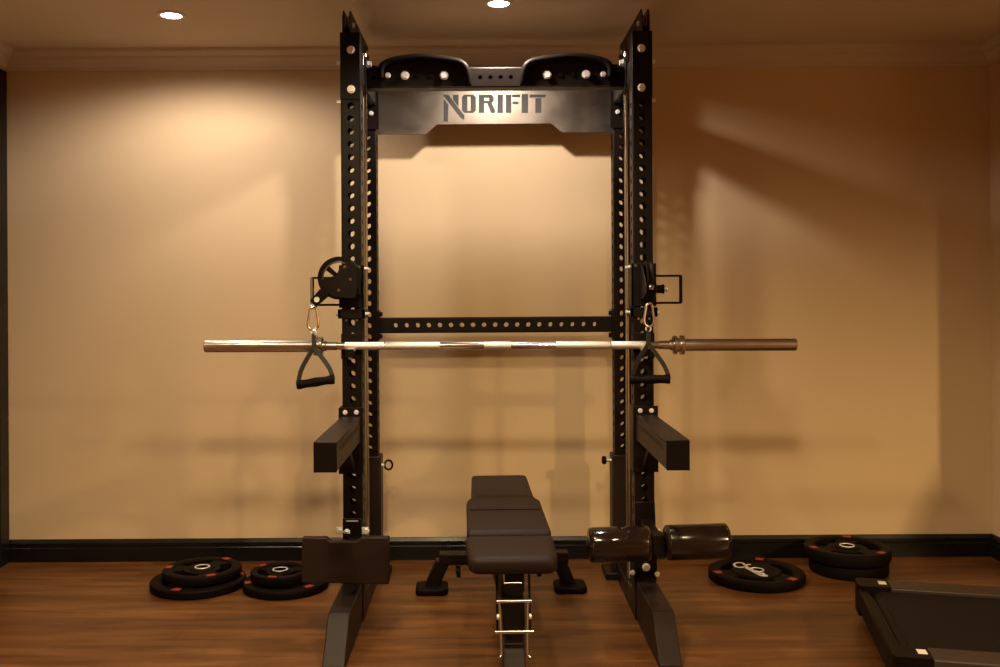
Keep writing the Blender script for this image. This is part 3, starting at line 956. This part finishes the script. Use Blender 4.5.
# rear stabiliser with splayed legs on rubber pads
MB().box(-0.031, 0.031, 0.004, 0.06, 0.255, 0.340).build('dark_recess_block', M['black'], bench, bevel=0.002)  # added black block, stands in for the shaded recess above the front leg
YB = 1.21
MB().box(-0.245, 0.285, YB - 0.03, YB + 0.03, 0.112, 0.158).build('rear_crossbar', M['coat'], bench, bevel=0.005)
for s in (-1, 1):
    xt, xb = 0.008 + s * 0.235, 0.008 + s * 0.284
    MB().prism([(xt - 0.030, 0.13), (xt + 0.030, 0.13), (xb + 0.028, 0.02), (xb - 0.032, 0.02)], (0, YB - 0.028, 0), (1, 0, 0), (0, 0, 1), (0, 0.056, 0)).build('rear_leg', M['coat'], bench, bevel=0.004)
    MB().prism([(xb - 0.066, -0.05), (xb - 0.05, -0.064), (xb + 0.05, -0.064), (xb + 0.066, -0.05), (xb + 0.066, 0.05), (xb + 0.05, 0.064), (xb - 0.05, 0.064), (xb - 0.066, 0.05)], (0, YB - 0.01, 0), (1, 0, 0), (0, 1, 0), (0, 0, 0.028)).build('rubber_foot', M['rubber'], bench, bevel=0.008)
    xw = 0.0 + s * 0.166
    MB().cyl((xw - 0.008, YB, 0.078), (xw + 0.008, YB, 0.078), 0.024, 20).build('transport_wheel', M['black'], bench)
    MB().box(xw - 0.012, xw - 0.0085, YB - 0.012, YB + 0.012, 0.07, 0.118).build('wheel_fork', M['coat'], bench)

# ------------------------------------------------------------------ weight plates
def weight_plate(label, x, y, z, rad, th, ang, group=None, hub=None):
    t = thing('weight_plate', label, 'weight plate', (x, y, z), 0, group)
    n = 96
    rings = [(0.0255, 0.50), (0.050, 0.50), (0.056, 0.36), (0.46 * rad, 0.34), (0.745 * rad, 0.34), (0.775 * rad, 0.47), (0.80 * rad, 0.50), (0.95 * rad, 0.50), (0.985 * rad, 0.42), (rad, 0.28)]
    if rings[2][0] > rings[3][0] * 0.95:
        rings[1] = (0.040, 0.5)
        rings[2] = (0.043, 0.36)
    if hub:
        rings[1] = (hub * rad, 0.50)
        rings[2] = (hub * rad + 0.003, 0.36)
        rings[3] = (hub * rad + 0.006, 0.34)
    k = len(rings)
    mb = MB()
    pts = []
    for sg in (1, -1):
        for (r, h) in rings:
            for i in range(n):
                a = 2 * PI * i / n
                pts.append((r * math.cos(a), r * math.sin(a), th / 2 + sg * h * th))
    N = k * n
    fs = []

    def slot(i):
        a = (360 * (i + 0.5) / n - ang - 60) % 120
        return a < 38 or a > 82
    for j in range(k - 1):
        for i in range(n):
            i2 = (i + 1) % n
            a, b, c, d = j * n + i, j * n + i2, (j + 1) * n + i2, (j + 1) * n + i
            if j == 3 and slot(i):
                fs.append((a, b, b + N, a + N))
                fs.append((d, c, c + N, d + N))
                if not slot(i - 1):
                    fs.append((a, d, d + N, a + N))
                if not slot(i2):
                    fs.append((b, c, c + N, b + N))
                continue
            fs.append((a, b, c, d))
            fs.append((N + a, N + d, N + c, N + b))
    for i in range(n):
        i2 = (i + 1) % n
        fs.append((i, i2, N + i2, N + i))
        o = (k - 1) * n
        fs.append((o + i, o + i2, N + o + i2, N + o + i))
    mb.faces(pts, fs)
    body = mb.build('plate_body', M['rubber'], t, angle=30)
    MB().lathe_closed((0, 0, th * 0.5), (0, 0, 1), [(th * 0.5 + 0.0003, 0.0256), (th * 0.5 + 0.0003, 0.0325), (th * 0.5 + 0.0020, 0.0318), (th * 0.5 + 0.0020, 0.0262)], 40).build('steel_bore', M['zinc'], t)
    for q in range(3):
        a0 = R(ang + 120 * q)
        lb_ = MB()
        m_, r0, r1, w_ = 6, 0.785 * rad, 0.945 * rad, 0.020 / rad
        P_ = []
        for zz in (th + 0.0004, th + 0.0014):
            for rr in (r0, r1):
                for i in range(m_ + 1):
                    a = a0 + w_ * (2 * i / m_ - 1)
                    P_.append((rr * math.cos(a), rr * math.sin(a), zz))
        c_ = m_ + 1
        f_ = []
        for i in range(m_):
            f_ += [(i, i + 1, c_ + i + 1, c_ + i), (2 * c_ + i, 3 * c_ + i, 3 * c_ + i + 1, 2 * c_ + i + 1), (i, 2 * c_ + i, 2 * c_ + i + 1, i + 1), (c_ + i, c_ + i + 1, 3 * c_ + i + 1, 3 * c_ + i)]
        f_ += [(0, c_, 3 * c_, 2 * c_), (m_, 2 * c_ + m_, 3 * c_ + m_, c_ + m_)]
        lo_ = lb_.faces(P_, f_).build('red_label', M['label_red'], t)
    return t


weight_plate('large black weight plate at the bottom of the stack nearest the left wall', -1.200, 4.09, 0, 0.196, 0.036, 16, 'stacked weight plates')
weight_plate('round black weight plate with red labels on top of the stack nearest the left wall', -1.188, 4.105, 0.0400, 0.162, 0.036, 60, 'stacked weight plates')
weight_plate('medium black weight plate under a small one, partly behind the foot plate', -0.826, 4.06, 0, 0.177, 0.036, 78, 'stacked weight plates')
weight_plate('small black weight plate topping the stack half hidden by the foot plate', -0.850, 4.06, 0.0400, 0.122, 0.036, 25, 'stacked weight plates')
PX, PYY = 1.160, 4.135
single = weight_plate('single black weight plate with white script lying right of the rack', PX, PYY, 0, 0.200, 0.040, 190, hub=0.50)
sc = P(757, 567, PYY)
PT = 0.0405


def on_plate(px, py):
    """point on the upper face of the single plate that was measured at a pixel"""
    dx, dy = px - VX, py - VY
    u, v = dx - ROLL * dy, dy + ROLL * dx
    Y = (CAM_H - PT) * F / v
    return Vector((u * Y / F - PX, Y - PYY, PT))


def sp(x, y):
    return on_plate(725 + x / 16.67, 550 + y / 16.67)


wr_ = MB()
loop = [sp(x, y) for x, y in ((330, 250), (290, 218), (230, 212), (170, 225), (150, 250), (185, 280), (250, 292), (310, 285), (350, 262), (380, 245), (430, 245))]


def ribbon(mb, pts, wid):
    n = len(pts)
    L_, R_ = [], []
    for i, p in enumerate(pts):
        t = pts[min(i + 1, n - 1)] - pts[max(i - 1, 0)]
        s_ = Vector((-t.y, t.x, 0)).normalized() * (wid[i] if isinstance(wid, list) else wid) / 2
        L_.append(p + s_)
        R_.append(p - s_)
    up = Vector((0, 0, 0.0012))
    P_ = L_ + R_ + [p + up for p in L_] + [p + up for p in R_]
    f_ = []
    for i in range(n - 1):
        f_ += [(i, i + 1, n + i + 1, n + i), (2 * n + i, 3 * n + i, 3 * n + i + 1, 2 * n + i + 1), (i, 2 * n + i, 2 * n + i + 1, i + 1), (n + i, n + i + 1, 3 * n + i + 1, 3 * n + i)]
    f_ += [(0, n, 3 * n, 2 * n), (n - 1, 3 * n - 1, 4 * n - 1, 2 * n - 1)]
    mb.faces(P_, f_)


ribbon(wr_, catmull(loop, 4), 0.0095)
diag = [sp(x, y) for x, y in ((330, 268), (385, 300), (430, 318), (470, 350), (520, 352), (560, 395), (610, 385), (660, 425), (712, 435))]
ribbon(wr_, catmull(diag, 4), 0.016)
ribbon(wr_, catmull([sp(x, y) for x, y in ((345, 300), (400, 325), (470, 362), (540, 400), (600, 428), (700, 440))], 3), 0.010)
ob = wr_.build('white_script', M['white'], single, smooth=False)
ob['label'] = 'white handwritten style lettering'
weight_plate('thick black weight plate under another, against the baseboard by the treadmill', P(848, 560, 4.25).x + 0.0, 4.245, 0, 0.165, 0.055, 20, 'stacked weight plates')
weight_plate('black weight plate with red labels on the stack by the treadmill corner', P(847, 550, 4.25).x, 4.25, 0.0590, 0.181, 0.052, 190, 'stacked weight plates')

# ------------------------------------------------------------------ treadmill
tm = thing('treadmill', 'black treadmill with ribbed side rails cut off by the right edge', 'treadmill', (1.312, 3.291, 0), R(-13.2))
DZ = 0.14
HW = 0.402
TL = 1.92
m = MB()
m.box(0.03, TL, -HW + 0.03, HW - 0.03, 0.045, DZ - 0.022)
m.build('deck_frame', M['coat'], tm, bevel=0.008)
m = MB()
m.box(0.065, TL - 0.35, -0.285, 0.285, DZ - 0.0225, DZ - 0.010)
m.build('running_belt', M['belt'], tm, bevel=0.004)
MB().cyl((0.062, -0.28, DZ - 0.034), (0.062, 0.28, DZ - 0.034), 0.022, 24).build('rear_roller', M['black'], tm)
MB().box(0.0, 0.036, -HW + 0.09, HW - 0.09, 0.05, DZ - 0.010).build('rear_guard', M['black'], tm, bevel=0.008)
for s in (-1, 1):
    y0, y1 = (0.296, HW) if s > 0 else (-HW, -0.296)
    MB().box(0.112, TL - 0.33, y0, y1, DZ - 0.085, DZ).build('side_rail', M['rail'], tm, bevel=0.006)
    cap = MB()
    cap.prism(rounded([(0.0, y0), (0.112, y0), (0.112, y1), (0.0, y1)], [0.02, 0.002, 0.002, 0.02] , 5), (0, 0, 0.03), (1, 0, 0), (0, 1, 0), (0, 0, DZ - 0.028))
    cap = cap.build('end_cap', M['black'], tm, bevel=0.006)
    yc = (y0 + y1) / 2
    MB().box(0.076, 0.103, yc - 0.018, yc + 0.018, DZ + 0.002, DZ + 0.0035).build('white_sticker', M['sticker'], cap)
    MB().cyl((0.12, yc - 0.02, 0.024), (0.12, yc + 0.02, 0.024), 0.024, 20).build('foot_wheel', M['rubber'], tm)
    MB().cyl((TL - 0.2, yc - 0.02, 0.03), (TL - 0.2, yc + 0.02, 0.03), 0.03, 20).build('foot_wheel', M['rubber'], tm)
    # upright and hand rail
    MB().strap([Vector((TL - 0.30, s * (HW + 0.02), 0.06)), Vector((TL - 0.22, s * (HW + 0.02), 0.6)), Vector((TL - 0.12, s * (HW + 0.02), 1.06))], 0.055, 0.09, (0, 1, 0)).build('upright', M['coat'], tm, bevel=0.008)
    MB().tube(catmull([Vector((TL - 0.14, s * (HW + 0.02), 0.98)), Vector((TL - 0.35, s * (HW + 0.02), 0.90)), Vector((TL - 0.55, s * (HW + 0.02), 0.86)), Vector((TL - 0.60, s * (HW + 0.01), 0.845))], 6), 0.02, 14).build('hand_rail', M['rubber'], tm)
hd = MB()
hd.prism([(TL - 0.40, DZ - 0.02), (TL - 0.33, DZ + 0.08), (TL - 0.12, DZ + 0.10), (TL, DZ + 0.02), (TL, 0.05), (TL - 0.40, 0.05)], (0, -HW + 0.02, 0), (1, 0, 0), (0, 0, 1), (0, 2 * HW - 0.04, 0))
hd.build('motor_hood', M['black'], tm, bevel=0.02)
cs = MB()
cs.prism([(TL - 0.26, 1.02), (TL - 0.22, 1.00), (TL - 0.05, 1.12), (TL - 0.07, 1.26), (TL - 0.11, 1.28)], (0, -HW - 0.04, 0), (1, 0, 0), (0, 0, 1), (0, 2 * HW + 0.08, 0))
cs.build('console', M['black'], tm, bevel=0.015)
